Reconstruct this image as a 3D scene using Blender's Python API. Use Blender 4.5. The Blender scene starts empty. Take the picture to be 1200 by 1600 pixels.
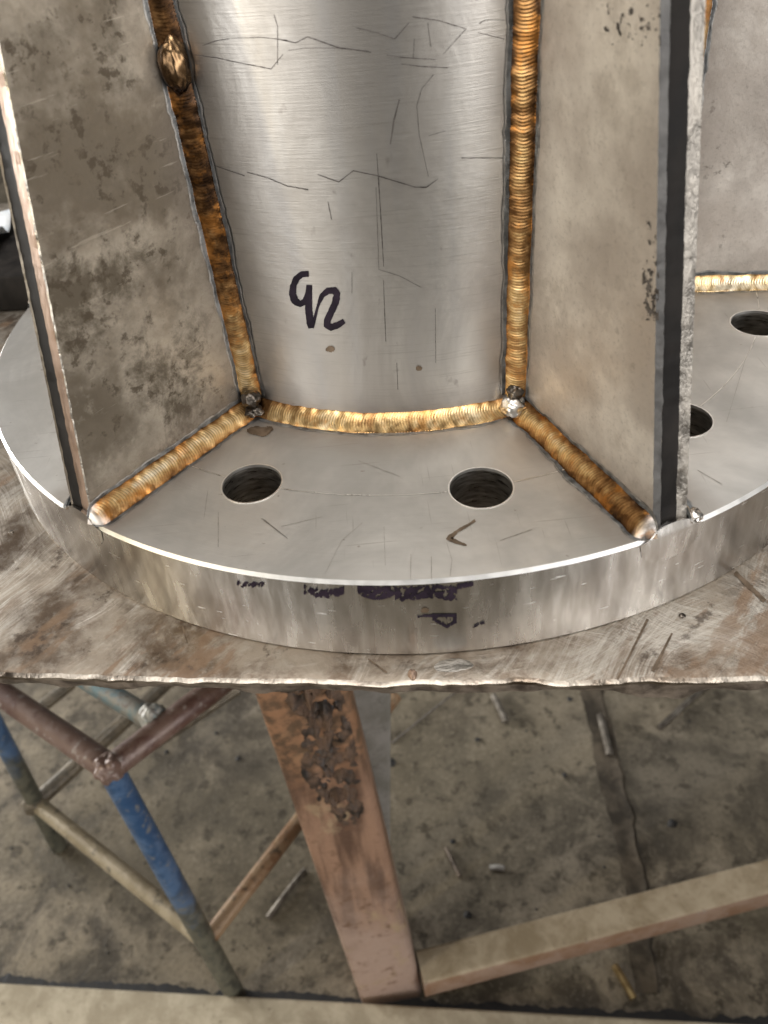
import bpy, bmesh, math, random
import numpy as np
from mathutils import Vector, Matrix, noise as mnoise

S = 0.19                       # metres per flange radius; lengths below are in flange radii
scene = bpy.context.scene
COL = scene.collection
random.seed(7)

# ------------------------------------------------------------------ camera
CAM = np.array([-0.10877941, -1.92026244, 0.94707813])
ROT = np.array([[0.9940215013, -0.0352616852, -0.1033337722],
                [0.1038874099, 0.5966569286, 0.7957436243],
                [-0.0335955499, 0.8017213501, -0.5967530611]])   # rows: right, up, forward
FPX, PPX, PPY = 1333.07, 549.358, 705.716                        # for a 1200 x 1600 frame
cd = bpy.data.cameras.new('camera'); cam = bpy.data.objects.new('camera', cd); COL.objects.link(cam)
M4 = Matrix([[ROT[0][i], ROT[1][i], -ROT[2][i], CAM[i] * S] for i in range(3)] + [[0, 0, 0, 1]])
cam.matrix_world = M4
cd.sensor_width = 36; cd.lens = 36 * FPX / 1600
cd.shift_x = (600 - PPX) / 1600; cd.shift_y = -(800 - PPY) / 1600
cd.clip_start = 0.01; cd.clip_end = 100
cd.dof.use_dof = True; cd.dof.focus_distance = 1.62 * S; cd.dof.aperture_fstop = 16
scene.camera = cam

# ------------------------------------------------------------------ light
w = bpy.data.worlds.new('World'); scene.world = w; w.use_nodes = True
bg = w.node_tree.nodes['Background']
bg.inputs[0].default_value = (1.0, 0.97, 0.93, 1); bg.inputs[1].default_value = 0.08

def lamp(name, loc, target, sx, sy, power, col, spread=180):
    l = bpy.data.lights.new(name, 'AREA'); l.shape = 'RECTANGLE'; l.size = sx; l.size_y = sy
    l.energy = power; l.color = col; l.spread = math.radians(spread)
    o = bpy.data.objects.new(name, l); COL.objects.link(o); o.location = loc
    o.rotation_euler = (Vector(target) - Vector(loc)).to_track_quat('-Z', 'Y').to_euler()
    return o
lamp('ceiling_lamp', (.1, .7, 2.3), (0, 0, 0), 2.0, 1.2, 32, (1, .985, .96))
lamp('ceiling_lamp', (-.2, -.7, 2.3), (0, 0, 0), 1.6, .6, 36, (1, .985, .96))
lamp('front_panel_light', (-1.85, -1.82, .42), (0, 0, .1), 1.9, 1.5, 6.0, (1, .99, .975), 62)  # unseen panel added front left for bright reflections in pipe and rim
lamp('front_panel_light', (1.5, -1.82, .45), (0, 0, .1), 1.9, 1.5, 9.2, (1, .985, .965), 62)  # its added counterpart front right, leaving a dark gap between the two
lamp('sodium_lamp', (-1.65, -.85, .45), (0, 0, 0.08), 0.035, 0.8, 7.5, (1, .82, .46))
lamp('floor_fill_light', (-2.4, 1.3, -.1), (-.2, 0, -.72), 1.3, 1.2, 95, (1, .98, .94))  # added low fill, aimed under the table to brighten the floor
scene.view_settings.view_transform = 'Standard'; scene.view_settings.look = 'None'
scene.view_settings.exposure = 0; scene.view_settings.gamma = 1

# ------------------------------------------------------------------ pixel -> surface helpers (photo is 1200 x 1600)
TT = 0.1708                    # flange thickness
ZT = -TT - 0.002               # table top
ZF = -4.0                      # floor
RP0, RPK = 0.579, 0.0245       # pipe outer radius at the flange, growth per height
HG = 0.0306                    # half the gusset thickness
AL, AR = math.radians(229.2), math.radians(289.5)
def ray(px, py):
    d = np.array([(px - PPX) / FPX, (PPY - py) / FPX, 1.0]) @ ROT
    return d
def on_z(z):
    def f(px, py):
        d = ray(px, py); s = (z - CAM[2]) / d[2]
        return CAM + d * s, np.array([0, 0, 1.0])
    return f
def on_cone(r0, k):
    def f(px, py):
        d = ray(px, py); s = 1.0
        a = d[0]**2 + d[1]**2 - (k * d[2])**2
        rz = r0 + k * CAM[2]
        b = 2 * (CAM[0]*d[0] + CAM[1]*d[1] - rz * k * d[2]); c = CAM[0]**2 + CAM[1]**2 - rz**2
        s = (-b - math.sqrt(max(b*b - 4*a*c, 0))) / (2*a)
        p = CAM + d * s; n = np.array([p[0], p[1], -k * math.hypot(p[0], p[1])])
        return p, n / np.linalg.norm(n)
    return f
def on_plane(p0, n):
    p0 = np.array(p0, float); n = np.array(n, float); n /= np.linalg.norm(n)
    def f(px, py):
        d = ray(px, py); s = ((p0 - CAM) @ n) / (d @ n)
        return CAM + d * s, n
    return f
on_pipe = on_cone(RP0, RPK); on_rim = on_cone(1.0, 0.0); on_top = on_z(0.0)
on_table = on_z(ZT); on_floor = on_z(ZF)

# ------------------------------------------------------------------ object helpers
def tag(o, label=None, cat=None, group=None, kind=None):
    for k, v in (('label', label), ('category', cat), ('group', group), ('kind', kind)):
        if v: o[k] = v
    return o
def empty(name, loc=(0, 0, 0), rz=0):
    o = bpy.data.objects.new(name, None); COL.objects.link(o)
    o.location = [c * S for c in loc]; o.rotation_euler = (0, 0, rz); o.empty_display_size = .05
    return o
def link(name, me, parent=None, loc=(0, 0, 0), rz=0):
    o = bpy.data.objects.new(name, me); COL.objects.link(o)
    o.location = [c * S for c in loc]; o.rotation_euler = (0, 0, rz)
    if parent: o.parent = parent
    return o
def mesh(name, verts, faces, mats, midx=None, smooth=True, angle=40):
    me = bpy.data.meshes.new(name)
    me.from_pydata((np.array(verts, float) * S).tolist(), [], faces)
    for m in (mats if isinstance(mats, (list, tuple)) else [mats]): me.materials.append(m)
    if midx is not None: me.polygons.foreach_set('material_index', midx)
    if smooth:
        me.polygons.foreach_set('use_smooth', [True] * len(me.polygons))
        me.set_sharp_from_angle(angle=math.radians(angle))
    me.update(); return me
def grid_faces(nu, nv, off=0, closed=False):
    f = []
    for i in range(nu - 1):
        for j in range(nv if closed else nv - 1):
            j2 = (j + 1) % nv
            f.append((off + i*nv + j, off + (i+1)*nv + j, off + (i+1)*nv + j2, off + i*nv + j2))
    return f
def n1(x, y=0.0, z=0.0): return mnoise.noise(Vector((x, y, z)))
def fbm(x, y=0.0, z=0.0, o=4): return mnoise.fractal(Vector((x, y, z)), 0.9, 2.0, o)
def flip(me):
    bm = bmesh.new(); bm.from_mesh(me); bmesh.ops.recalc_face_normals(bm, faces=bm.faces); bm.to_mesh(me); bm.free()
    return me

# ------------------------------------------------------------------ node helper
class G:
    def __init__(s, name):
        s.m = bpy.data.materials.new(name); s.m.use_nodes = True; s.t = s.m.node_tree
        s.b = s.t.nodes['Principled BSDF']; s.o = None
        tc = s.t.nodes.new('ShaderNodeTexCoord'); s.raw = tc.outputs['Object']
        s.P = s.map(s.raw, (1/S,)*3)
    def put(s, sock, v):
        if isinstance(v, bpy.types.NodeSocket): s.t.links.new(v, sock)
        elif isinstance(v, (tuple, list)) and len(v) == 3 and sock.type == 'RGBA': sock.default_value = (*v, 1)
        else: sock.default_value = v
    def node(s, typ, **kw):
        n = s.t.nodes.new(typ)
        for k, v in kw.items(): setattr(n, k, v)
        return n
    def map(s, v, sc=(1, 1, 1), rot=(0, 0, 0), loc=(0, 0, 0)):
        n = s.node('ShaderNodeMapping'); s.put(n.inputs[0], v)
        n.inputs['Scale'].default_value = sc; n.inputs['Rotation'].default_value = rot; n.inputs['Location'].default_value = loc
        return n.outputs[0]
    def noise(s, scale, v=None, detail=5, rough=.55, dist=0, out=0):
        n = s.node('ShaderNodeTexNoise'); s.put(n.inputs['Vector'], v or s.P)
        n.inputs['Scale'].default_value = scale; n.inputs['Detail'].default_value = detail
        n.inputs['Roughness'].default_value = rough; n.inputs['Distortion'].default_value = dist
        return n.outputs[out]
    def voro(s, scale, v=None, out='Color', feature='F1', rand=1):
        n = s.node('ShaderNodeTexVoronoi', feature=feature); s.put(n.inputs['Vector'], v or s.P)
        n.inputs['Scale'].default_value = scale; n.inputs['Randomness'].default_value = rand
        return n.outputs[out]
    def math(s, op, a, b=0.0, c=None, clamp=False):
        n = s.node('ShaderNodeMath', operation=op); n.use_clamp = clamp
        s.put(n.inputs[0], a); s.put(n.inputs[1], b)
        if c is not None: s.put(n.inputs[2], c)
        return n.outputs[0]
    def step(s, v, lo, hi, a=0.0, b=1.0):
        n = s.node('ShaderNodeMapRange', interpolation_type='SMOOTHSTEP')
        s.put(n.inputs[0], v)
        for i, x in enumerate((lo, hi, a, b)): n.inputs[i+1].default_value = x
        return n.outputs[0]
    def ramp(s, f, stops):
        n = s.node('ShaderNodeValToRGB'); s.put(n.inputs[0], f); e = n.color_ramp.elements
        while len(e) < len(stops): e.new(.5)
        for el, (p, c) in zip(e, stops): el.position = p; el.color = (*c, 1)
        return n.outputs[0]
    def mix(s, f, a, b, mode='MIX'):
        n = s.node('ShaderNodeMix', data_type='RGBA', blend_type=mode)
        s.put(n.inputs[0], f); s.put(n.inputs[6], a); s.put(n.inputs[7], b)
        return n.outputs[2]
    def sep(s, v):
        n = s.node('ShaderNodeSeparateXYZ'); s.put(n.inputs[0], v); return n.outputs
    def comb(s, x, y, z=0.0):
        n = s.node('ShaderNodeCombineXYZ')
        for i, q in enumerate((x, y, z)): s.put(n.inputs[i], q)
        return n.outputs[0]
    def attr(s, name, out='Color'):
        n = s.node('ShaderNodeAttribute', attribute_name=name); return n.outputs[out]
    def rnd(s):
        return s.node('ShaderNodeObjectInfo').outputs['Random']
    def bump(s, h, dist=.001, strength=1.0, prev=None):
        n = s.node('ShaderNodeBump'); s.put(n.inputs['Height'], h)
        n.inputs['Distance'].default_value = dist; s.put(n.inputs['Strength'], strength)
        if prev: s.put(n.inputs['Normal'], prev)
        return n.outputs[0]
    def done(s, color, metal=1.0, rough=.4, normal=None, aniso=None, spec=None):
        s.put(s.b.inputs['Base Color'], color); s.put(s.b.inputs['Metallic'], metal); s.put(s.b.inputs['Roughness'], rough)
        if normal: s.put(s.b.inputs['Normal'], normal)
        if aniso is not None:
            s.put(s.b.inputs['Anisotropic'], aniso); s.put(s.b.inputs['Anisotropic Rotation'], .25)
            t = s.node('ShaderNodeTangent', direction_type='RADIAL', axis='Z'); s.put(s.b.inputs['Tangent'], t.outputs[0])
        if spec is not None: s.put(s.b.inputs['Specular IOR Level'], spec)
        return s.m

def polar(g):
    x, y, z = g.sep(g.P)
    a = g.math('ARCTAN2', y, x)
    r = g.math('SQRT', g.math('ADD', g.math('MULTIPLY', x, x), g.math('MULTIPLY', y, y)))
    return a, r, z
def gusset_fold(g, a, r):      # distance sideways from the nearest gusset face, for surfaces centred on the axis
    q = g.math('SUBTRACT', a, AL % (math.pi / 3) - math.pi / 6 + 20 * math.pi / 3 * 0)
    f = g.math('SUBTRACT', g.math('MODULO', g.math('ADD', q, 4 * math.pi), math.pi / 3), math.pi / 6)
    return g.math('SUBTRACT', g.math('MULTIPLY', g.math('ABSOLUTE', g.math('SINE', f)), r), HG)

def mat_flange():
    g = G('machined_steel'); a, r, z = polar(g)
    brush = g.noise(1, g.comb(g.math('MULTIPLY', a, 6.0), g.math('MULTIPLY', r, 240.0)), 3)
    big = g.noise(3.2, None, 5, .6, .4)
    col = g.mix(g.step(big, .35, .7), (.47, .455, .43), (.74, .72, .685))
    spots = g.step(g.noise(46, None, 2), .71, .77)
    col = g.mix(g.math('MULTIPLY', spots, .5), col, (.22, .17, .13))
    heat = g.math('MAXIMUM', g.step(g.math('SUBTRACT', r, RP0 + .035), .0, .10, 1, 0), g.step(gusset_fold(g, a, r), .035, .10, 1, 0))
    heat = g.math('MULTIPLY', heat, g.step(g.noise(8), .3, .65, .35, 1))
    col = g.mix(g.math('MULTIPLY', heat, .55), col, (.30, .245, .20))
    rough = g.math('ADD', g.step(big, .3, .7, .54, .42), g.math('MULTIPLY', brush, .10))
    scr = g.math('MAXIMUM', g.step(g.noise(1, g.map(g.P, (5, 190, 1), (0, 0, .7)), 2), .66, .74), g.step(g.noise(1, g.map(g.P, (170, 6, 1), (0, 0, .3)), 2), .68, .75))
    col = g.mix(g.math('MULTIPLY', scr, .4), col, (.30, .27, .24))
    nb = g.bump(brush, .00006, .5)
    nb = g.bump(g.noise(5, None, 3), .0012, .35, nb)
    return g.done(col, 1, rough, nb)
def mat_rim():
    g = G('turned_steel_rim'); a, r, z = polar(g)
    brush = g.noise(1, g.comb(g.math('MULTIPLY', a, 5.0), g.math('MULTIPLY', z, 420.0)), 3)
    streak = g.noise(1, g.comb(g.math('MULTIPLY', a, 26.0), g.math('MULTIPLY', z, 5.0)), 4, .6)
    col = g.mix(g.step(streak, .3, .72), (.50, .48, .455), (.78, .755, .72))
    nick = g.step(g.noise(1, g.comb(g.math('MULTIPLY', a, 22.0), g.math('MULTIPLY', z, 130.0)), 2), .69, .74)
    col = g.mix(nick, col, (.88, .86, .83))
    rough = g.math('ADD', g.step(streak, .3, .7, .22, .29), g.math('MULTIPLY', nick, .1))
    nb = g.bump(streak, .0004, .10)
    nb = g.bump(brush, .00003, .4, nb)
    return g.done(col, 1, rough, nb, .92)
def mat_pipe():
    g = G('brushed_pipe_steel'); a, r, z = polar(g)
    brush = g.noise(1, g.comb(g.math('MULTIPLY', a, 5.0), g.math('MULTIPLY', z, 260.0)), 4, .65)
    brush2 = g.noise(1, g.comb(g.math('MULTIPLY', a, 12.0), g.math('MULTIPLY', z, 420.0)), 2, .6)
    big = g.noise(4.0, g.map(g.P, (1, 1, .7)), 5, .6, .5)
    band = g.noise(1, g.comb(g.math('MULTIPLY', a, 9.0), g.math('MULTIPLY', z, .8)), 3)
    col = g.mix(g.step(big, .36, .66), (.46, .43, .395), (.68, .65, .605))
    col = g.mix(g.step(band, .5, .75, 0, .35), col, (.44, .44, .45))
    col = g.mix(g.step(brush, .52, .72, 0, .45), col, (.36, .33, .30))
    col = g.mix(g.math('MULTIPLY', g.step(g.noise(30, g.map(g.P, (1, 1, .6)), 3), .66, .75), .45), col, (.26, .22, .20))
    heat = g.math('MAXIMUM', g.step(gusset_fold(g, a, r), .03, .11, 1, 0), g.step(z, .03, .10, 1, 0))
    heat = g.math('MULTIPLY', heat, g.step(g.noise(9), .3, .65, .3, 1))
    col = g.mix(g.math('MULTIPLY', heat, .5), col, (.27, .25, .245))
    rough = g.math('ADD', g.step(big, .35, .7, .40, .31), g.math('MULTIPLY', brush2, .10))
    nb = g.bump(brush, .00010, .5); nb = g.bump(brush2, .00006, .5, nb)
    nb = g.bump(big, .002, .25, nb)
    return g.done(col, 1, rough, nb, .55)
def mat_gusset(name, dirty, tint=(1, 1, 1)):
    g = G(name); x, y, z = g.sep(g.P)
    off = g.math('MULTIPLY', g.rnd(), 37.0)
    P = g.comb(g.math('ADD', x, off), g.math('MULTIPLY', y, 1.0), z)
    big = g.noise(3.0, P, 6, .66, .1); mid = g.noise(9.0, P, 7, .70, .2); fine = g.noise(42, P, 4, .6)
    T = lambda c: tuple(a*b for a, b in zip(c, tint))
    if dirty:
        col = g.mix(g.step(big, .40, .62), T((.20, .172, .14)), T((.53, .485, .43)))
        blot = g.step(g.math('ADD', g.math('MULTIPLY', big, .5), g.math('MULTIPLY', mid, .6)), .54, .68)
        col = g.mix(g.math('MULTIPLY', blot, .9), col, T((.115, .095, .07)))
        speck = g.math('MULTIPLY', g.step(fine, .53, .62), g.step(mid, .44, .56))
        col = g.mix(g.math('MULTIPLY', speck, .8), col, T((.10, .08, .06)))
        lite = g.math('MULTIPLY', g.step(mid, .42, .30), g.step(fine, .45, .6))
        col = g.mix(g.math('MULTIPLY', lite, .5), col, T((.58, .54, .48)))
        rough = g.step(mid, .3, .7, .38, .62); metal = .85
    else:
        col = g.mix(g.step(big, .38, .64), T((.56, .505, .455)), T((.86, .81, .745)))
        col = g.mix(g.step(mid, .52, .72, 0, .4), col, T((.33, .28, .23)))
        grime = g.math('MULTIPLY', g.step(fine, .60, .68), g.step(g.noise(5, P, 3), .56, .68))
        col = g.mix(g.math('MULTIPLY', grime, .55), col, T((.13, .11, .09)))
        rough = g.step(mid, .3, .7, .46, .60); metal = .9
    heat = g.math('MAXIMUM', g.step(z, .03, .12, 1, 0), g.step(g.math('SUBTRACT', x, RP0), .03, .12, 1, 0))
    col = g.mix(g.math('MULTIPLY', heat, g.step(mid, .3, .6, .25, .6)), col, T((.26, .225, .20)))
    grain = g.noise(150, P, 3, .7); col = g.mix(g.step(grain, .52, .72, 0, .22), col, T((.17, .145, .12)))
    mark = g.step(g.noise(1, g.map(P, (9, 9, 130), (0, .5, 0)), 3, .6), .66, .72); col = g.mix(g.math('MULTIPLY', mark, .3), col, T((.66, .62, .56)))
    nb = g.bump(mid, .0008, .3); nb = g.bump(fine, .00025, .35, nb)
    return g.done(col, metal, rough, nb)
def simple(name, c1, c2, scale=20, metal=1, r1=.3, r2=.5, bd=.0004, stretch=(1, 1, 1), bs=.5, spec=None):
    g = G(name); n = g.noise(scale, g.map(g.P, stretch), 5, .6)
    return g.done(g.mix(g.step(n, .33, .67), c1, c2), metal, g.step(n, .3, .7, r1, r2), g.bump(n, bd, bs), spec=spec)

def mat_bead():
    g = G('straw_tinted_weld'); c = g.sep(g.attr('bead'))   # x tone, y silver tip, z ripple
    n = g.noise(26, None, 4, .65); nf = g.noise(75, None, 3)
    t = g.math('ADD', c[0], g.math('MULTIPLY', g.math('SUBTRACT', n, .5), .75), clamp=True)
    t = g.math('ADD', t, g.math('MULTIPLY', g.math('SUBTRACT', nf, .5), .35), clamp=True)
    col = g.ramp(t, [(0, (.045, .026, .016)), (.22, (.16, .078, .030)), (.42, (.36, .20, .080)), (.62, (.62, .42, .19)), (.82, (.82, .63, .37)), (1, (.88, .76, .56))])
    col = g.mix(g.step(c[2], .2, .62, .72, 0), col, (.13, .062, .026))
    og = g.math('MULTIPLY', g.step(g.noise(19, None, 4, .7), 0.50, .64), .55); col = g.mix(og, col, (.58, .24, .055))
    col = g.mix(g.math('MULTIPLY', c[1], g.step(n, .36, .52, .25, 1)), col, (.66, .62, .58))
    return g.done(col, 1, g.math('ADD', g.step(nf, .3, .7, .30, .46), g.math('MULTIPLY', c[1], .12)), g.bump(nf, .0003, .3))
def mat_floor():
    g = G('stained_concrete'); big = g.noise(.55, None, 5, .6, .3); mid = g.noise(2.6, None, 7, .72, .4); fine = g.noise(9, None, 5, .7)
    col = g.mix(g.step(mid, .38, .62), (.062, .051, .038), (.29, .248, .188))
    col = g.mix(g.step(big, .40, .66, 0, .75), col, (.15, .128, .09))
    col = g.mix(g.math('MULTIPLY', g.step(fine, .53, .64), .75), col, (.04, .032, .022))
    sp = g.math('MULTIPLY', g.step(g.voro(3.4, g.map(g.P, (1, 1, .01)), 'Distance'), .16, .05), g.step(mid, .42, .55))
    col = g.mix(g.math('MULTIPLY', sp, .55), col, (.035, .03, .025))
    lt = g.step(g.noise(5.2, None, 4, .6), .62, .74); col = g.mix(g.math('MULTIPLY', lt, .4), col, (.34, .295, .23))
    gr = g.noise(38, None, 4, .75); col = g.mix(g.step(gr, .50, .66, 0, .45), col, (.07, .058, .043)); col = g.mix(g.step(gr, .44, .34, 0, .35), col, (.36, .32, .25))
    oil = g.step(g.noise(1.1, g.map(g.P, (1, 1, 1), (0, 0, 0), (3, 7, 0)), 4, .6), .50, .62)
    col = g.mix(g.math('MULTIPLY', oil, .45), col, (.065, .056, .042))
    return g.done(col, 0, g.step(mid, .3, .7, .55, .85), g.bump(g.math('ADD', mid, g.math('MULTIPLY', fine, .5)), .004, .5), spec=.3)
def mat_table():
    g = G('ground_table_steel')
    mid = g.noise(6, None, 7, .70, .4); big = g.noise(2.2, None, 4); fine = g.noise(34, None, 5, .7); grit = g.noise(120, None, 3, .7)
    col = g.mix(g.step(mid, .36, .62), (.155, .112, .08), (.36, .305, .245))
    col = g.mix(g.step(fine, .45, .68, 0, .5), col, (.44, .395, .335))
    hsum = None
    for k, (ang, sc, seed, lo) in enumerate(((.6, 210, 0, .43), (-.75, 260, 5, .50), (1.3, 230, 9, .52))):
        wob = g.map(g.noise(1.7, None, 2, out=1), (.35, .35, 0)); n = g.node('ShaderNodeVectorMath', operation='ADD'); g.put(n.inputs[0], g.P); g.put(n.inputs[1], wob)
        P = g.map(n.outputs[0], (1, 1, 1), (0, 0, ang), (seed, seed*.7, 0))
        st = g.noise(1, g.map(P, (sc, 9, 1)), 4, .7); st2 = g.noise(1, g.map(P, (sc*.22, 5, 1)), 5, .7)
        msk = g.step(g.noise(2.0, g.map(P, (1.5, .9, 1)), 6, .7, .3), lo, lo + .13)
        msk = g.math('MULTIPLY', msk, g.step(mid, .30, .52))
        br = g.step(g.math('ADD', g.math('MULTIPLY', st, .5), g.math('MULTIPLY', st2, .5)), .42, .62)
        col = g.mix(g.math('MULTIPLY', g.math('MULTIPLY', msk, br), .62), col, (.66, .62, .56))
        h = g.math('MULTIPLY', msk, st); hsum = h if hsum is None else g.math('ADD', hsum, h)
    P = g.map(g.P, (1, 1, 1), (0, 0, .75))
    rust = g.math('MULTIPLY', g.step(g.noise(1, g.map(P, (12, 3.4, 1)), 6, .7), .53, .61), g.step(big, .40, .54))
    col = g.mix(g.math('MULTIPLY', rust, .8), col, g.mix(fine, (.115, .065, .036), (.26, .165, .095)))
    col = g.mix(g.math('MULTIPLY', g.step(g.noise(10, None, 6, .7), .60, .68), .75), col, (.075, .052, .038))
    metal = g.math('SUBTRACT', .9, g.math('MULTIPLY', rust, .6))
    nb = g.bump(hsum, .0004, .6); nb = g.bump(mid, .0014, .35, nb); nb = g.bump(fine, .0004, .5, nb); nb = g.bump(grit, .00012, .5, nb)
    return g.done(col, metal, g.step(mid, .3, .7, .40, .60), nb)
def mat_leg():
    g = G('rusty_primer'); x, y, z = g.sep(g.P)
    n = g.noise(3.0, None, 6, .65, .5); f = g.noise(14, None, 5, .65); st = g.noise(4, g.map(g.P, (3, 3, .35)), 4, .6)
    col = g.mix(g.step(st, .38, .62), (.095, .052, .034), (.27, .16, .105))
    col = g.mix(g.step(g.math('ADD', z, g.math('MULTIPLY', n, 1.2)), -2.0, -2.9), col, (.35, .25, .20))
    col = g.mix(g.step(n, .56, .66, 0, .65), col, (.36, .27, .165))
    col = g.mix(g.step(f, .55, .68, 0, .75), col, (.13, .07, .04))
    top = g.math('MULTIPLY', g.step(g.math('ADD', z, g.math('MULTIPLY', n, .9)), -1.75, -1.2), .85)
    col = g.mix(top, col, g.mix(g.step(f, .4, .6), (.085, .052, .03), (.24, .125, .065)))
    wh = g.step(g.noise(6.5, None, 5, .7), .70, .76); col = g.mix(wh, col, (.66, .60, .55))
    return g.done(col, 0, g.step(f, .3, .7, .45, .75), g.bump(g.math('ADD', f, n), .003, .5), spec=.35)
def mat_tube(name, ca, cb, cc, zlo=None, zhi=None):
    g = G(name); n = g.noise(6, None, 6, .7, .5); f = g.noise(20, None, 5, .65)
    col = g.mix(g.step(n, .42, .56), ca, cb)
    col = g.mix(g.step(f, .56, .66, 0, .8), col, cc)
    if zlo is not None:
        z = g.math('ADD', g.sep(g.P)[2], g.math('MULTIPLY', g.math('SUBTRACT', n, .5), .9))
        col = g.mix(g.step(z, zlo, zhi, 1, 0), col, g.mix(g.step(f, .4, .6), (.055, .056, .045), (.12, .115, .085)))
    return g.done(col, .15, g.step(f, .3, .7, .30, .55), g.bump(f, .0015, .4))
def mat_dusty(name, a, b, dark):
    g = G(name); n = g.noise(5, None, 6, .68, .3); f = g.noise(22, None, 5, .7)
    col = g.mix(g.step(n, .36, .64), a, b); col = g.mix(g.step(f, .58, .70, 0, .6), col, dark)
    return g.done(col, 0, .75, g.bump(f, .002, .4), spec=.3)

M = dict(
    flange=mat_flange(), rim=mat_rim(), pipe=mat_pipe(),
    chamfer=simple('bright_turned_edge', (.90, .88, .85), (.95, .93, .90), 40, 1, .36, .44, .0001),
    bore=simple('drilled_bore_steel', (.34, .32, .29), (.62, .59, .55), 1, 1, .25, .42, .0001, (30, 30, 160)),
    gus_dirty=mat_gusset('stained_plate_steel', True, (.86, .84, .79)), gus=mat_gusset('plate_steel', False),
    cut_dark=simple('dark_cut_edge', (.007, .006, .0055), (.022, .019, .017), 14, 0, .55, .75, .0008, (1, 1, .5), .5, .15),
    cut_bright=simple('torn_bright_cut_edge', (.20, .185, .165), (.46, .425, .38), 26, 1, .40, .6, .0014, (1, 2, 1), .8),
    cut_tan=simple('tan_cut_edge', (.23, .155, .11), (.37, .265, .20), 18, .8, .4, .6, .0016, (1, 2, .6)),
    bright=simple('bare_bright_edge', (.28, .255, .22), (.66, .62, .56), 40, 1, .25, .45, .0016),
    bluegrey=simple('sheared_edge_lip', (.055, .052, .05), (.12, .115, .11), 24, .4, .45, .6, .001),
    bead=mat_bead(),
    soot=simple('heat_soot_line', (.10, .107, .112), (.27, .28, .285), 34, .85, .38, .6, .0012),
    lip=simple('weld_toe_lip', (.24, .235, .23), (.44, .425, .405), 40, .9, .32, .5, .001),
    lump_dark=simple('burnt_weld_lump', (.035, .03, .027), (.20, .17, .14), 14, 1, .3, .45, .0003),
    lump_bright=simple('silver_weld_lump', (.42, .38, .34), (.82, .79, .75), 16, 1, .24, .38, .0004),
    lump_brown=simple('brown_weld_lump', (.028, .014, .009), (.30, .19, .10), 12, 1, .22, .34, .0004),
    ink=simple('black_marker_ink', (.008, .005, .010), (.022, .014, .024), 30, 0, .5, .65, .0002, spec=.2),
    scratch=simple('dark_scratch', (.075, .065, .06), (.16, .145, .135), 60, .7, .4, .6, .0003),
    faint=simple('faint_scratch', (.24, .22, .195), (.40, .37, .33), 60, 1, .35, .5, .0003),
    scribe=simple('bright_scribed_line', (.80, .78, .74), (.96, .94, .9), 60, 1, .25, .4, .0003),
    stain=simple('brown_stain', (.10, .070, .045), (.20, .145, .10), 40, .5, .35, .5, .0004),
    ground=simple('freshly_ground_patch', (.48, .45, .41), (.72, .69, .64), 1, 1, .28, .42, .0005, (90, 90, 14)),
    table=mat_table(),
    slag=simple('slag_crusted_edge', (.055, .042, .034), (.21, .17, .135), 22, .5, .4, .65, .003),
    crust=simple('burnt_spatter_crust', (.012, .010, .009), (.115, .068, .042), 13, .1, .45, .85, .006),
    burr=simple('bright_ragged_burr', (.13, .10, .075), (.56, .50, .43), 11, 1, .28, .5, .003),
    leg=mat_leg(), floor=mat_floor(),
    blue=mat_tube('chipped_blue_paint', (.035, .10, .26), (.085, .19, .38), (.17, .18, .19)),
    blueleg=mat_tube('chipped_blue_leg_paint', (.025, .07, .16), (.07, .13, .24), (.17, .17, .165), -3.15, -2.75),
    brownt=mat_tube('brown_worn_paint', (.095, .05, .04), (.155, .10, .08), (.28, .24, .215)),
    tant=mat_tube('tan_worn_paint', (.25, .205, .135), (.34, .285, .20), (.10, .085, .06)),
    darkt=mat_tube('grimy_tube_steel', (.10, .082, .058), (.17, .138, .095), (.045, .038, .03)),
    teal=mat_tube('teal_flaked_paint', (.16, .24, .27), (.30, .29, .26), (.15, .10, .085)),
    rustt=mat_tube('rusty_tube_steel', (.20, .11, .055), (.27, .18, .105), (.06, .045, .03)),
    dusty=mat_dusty('dusty_rail_steel', (.34, .29, .21), (.50, .44, .335), (.17, .14, .10)),
    beamtop=mat_dusty('dusty_beam_top', (.25, .195, .125), (.40, .33, .235), (.13, .09, .06)),
    beamside=mat_dusty('orange_primer_side', (.21, .12, .07), (.29, .20, .145), (.30, .27, .255)),
    greybar=mat_dusty('grey_bar_steel', (.15, .14, .12), (.23, .215, .195), (.07, .06, .055)),
    rod=simple('rod_steel', (.15, .13, .11), (.32, .29, .25), 20, .7, .35, .5),
    brass=simple('brassy_rod', (.26, .19, .09), (.42, .32, .17), 20, .8, .35, .5),
    black=simple('black_grit_and_shade', (.012, .012, .014), (.04, .038, .036), 20, 0, .6, .9),  # loose grit, also the strip of painted shade behind the rail
    white=simple('white_scrap', (.30, .285, .26), (.45, .43, .40), 20, 0, .6, .9),
    cloth=simple('pale_blue_cloth', (.55, .62, .70), (.78, .80, .82), 5, 0, .8, .95),
)

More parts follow.
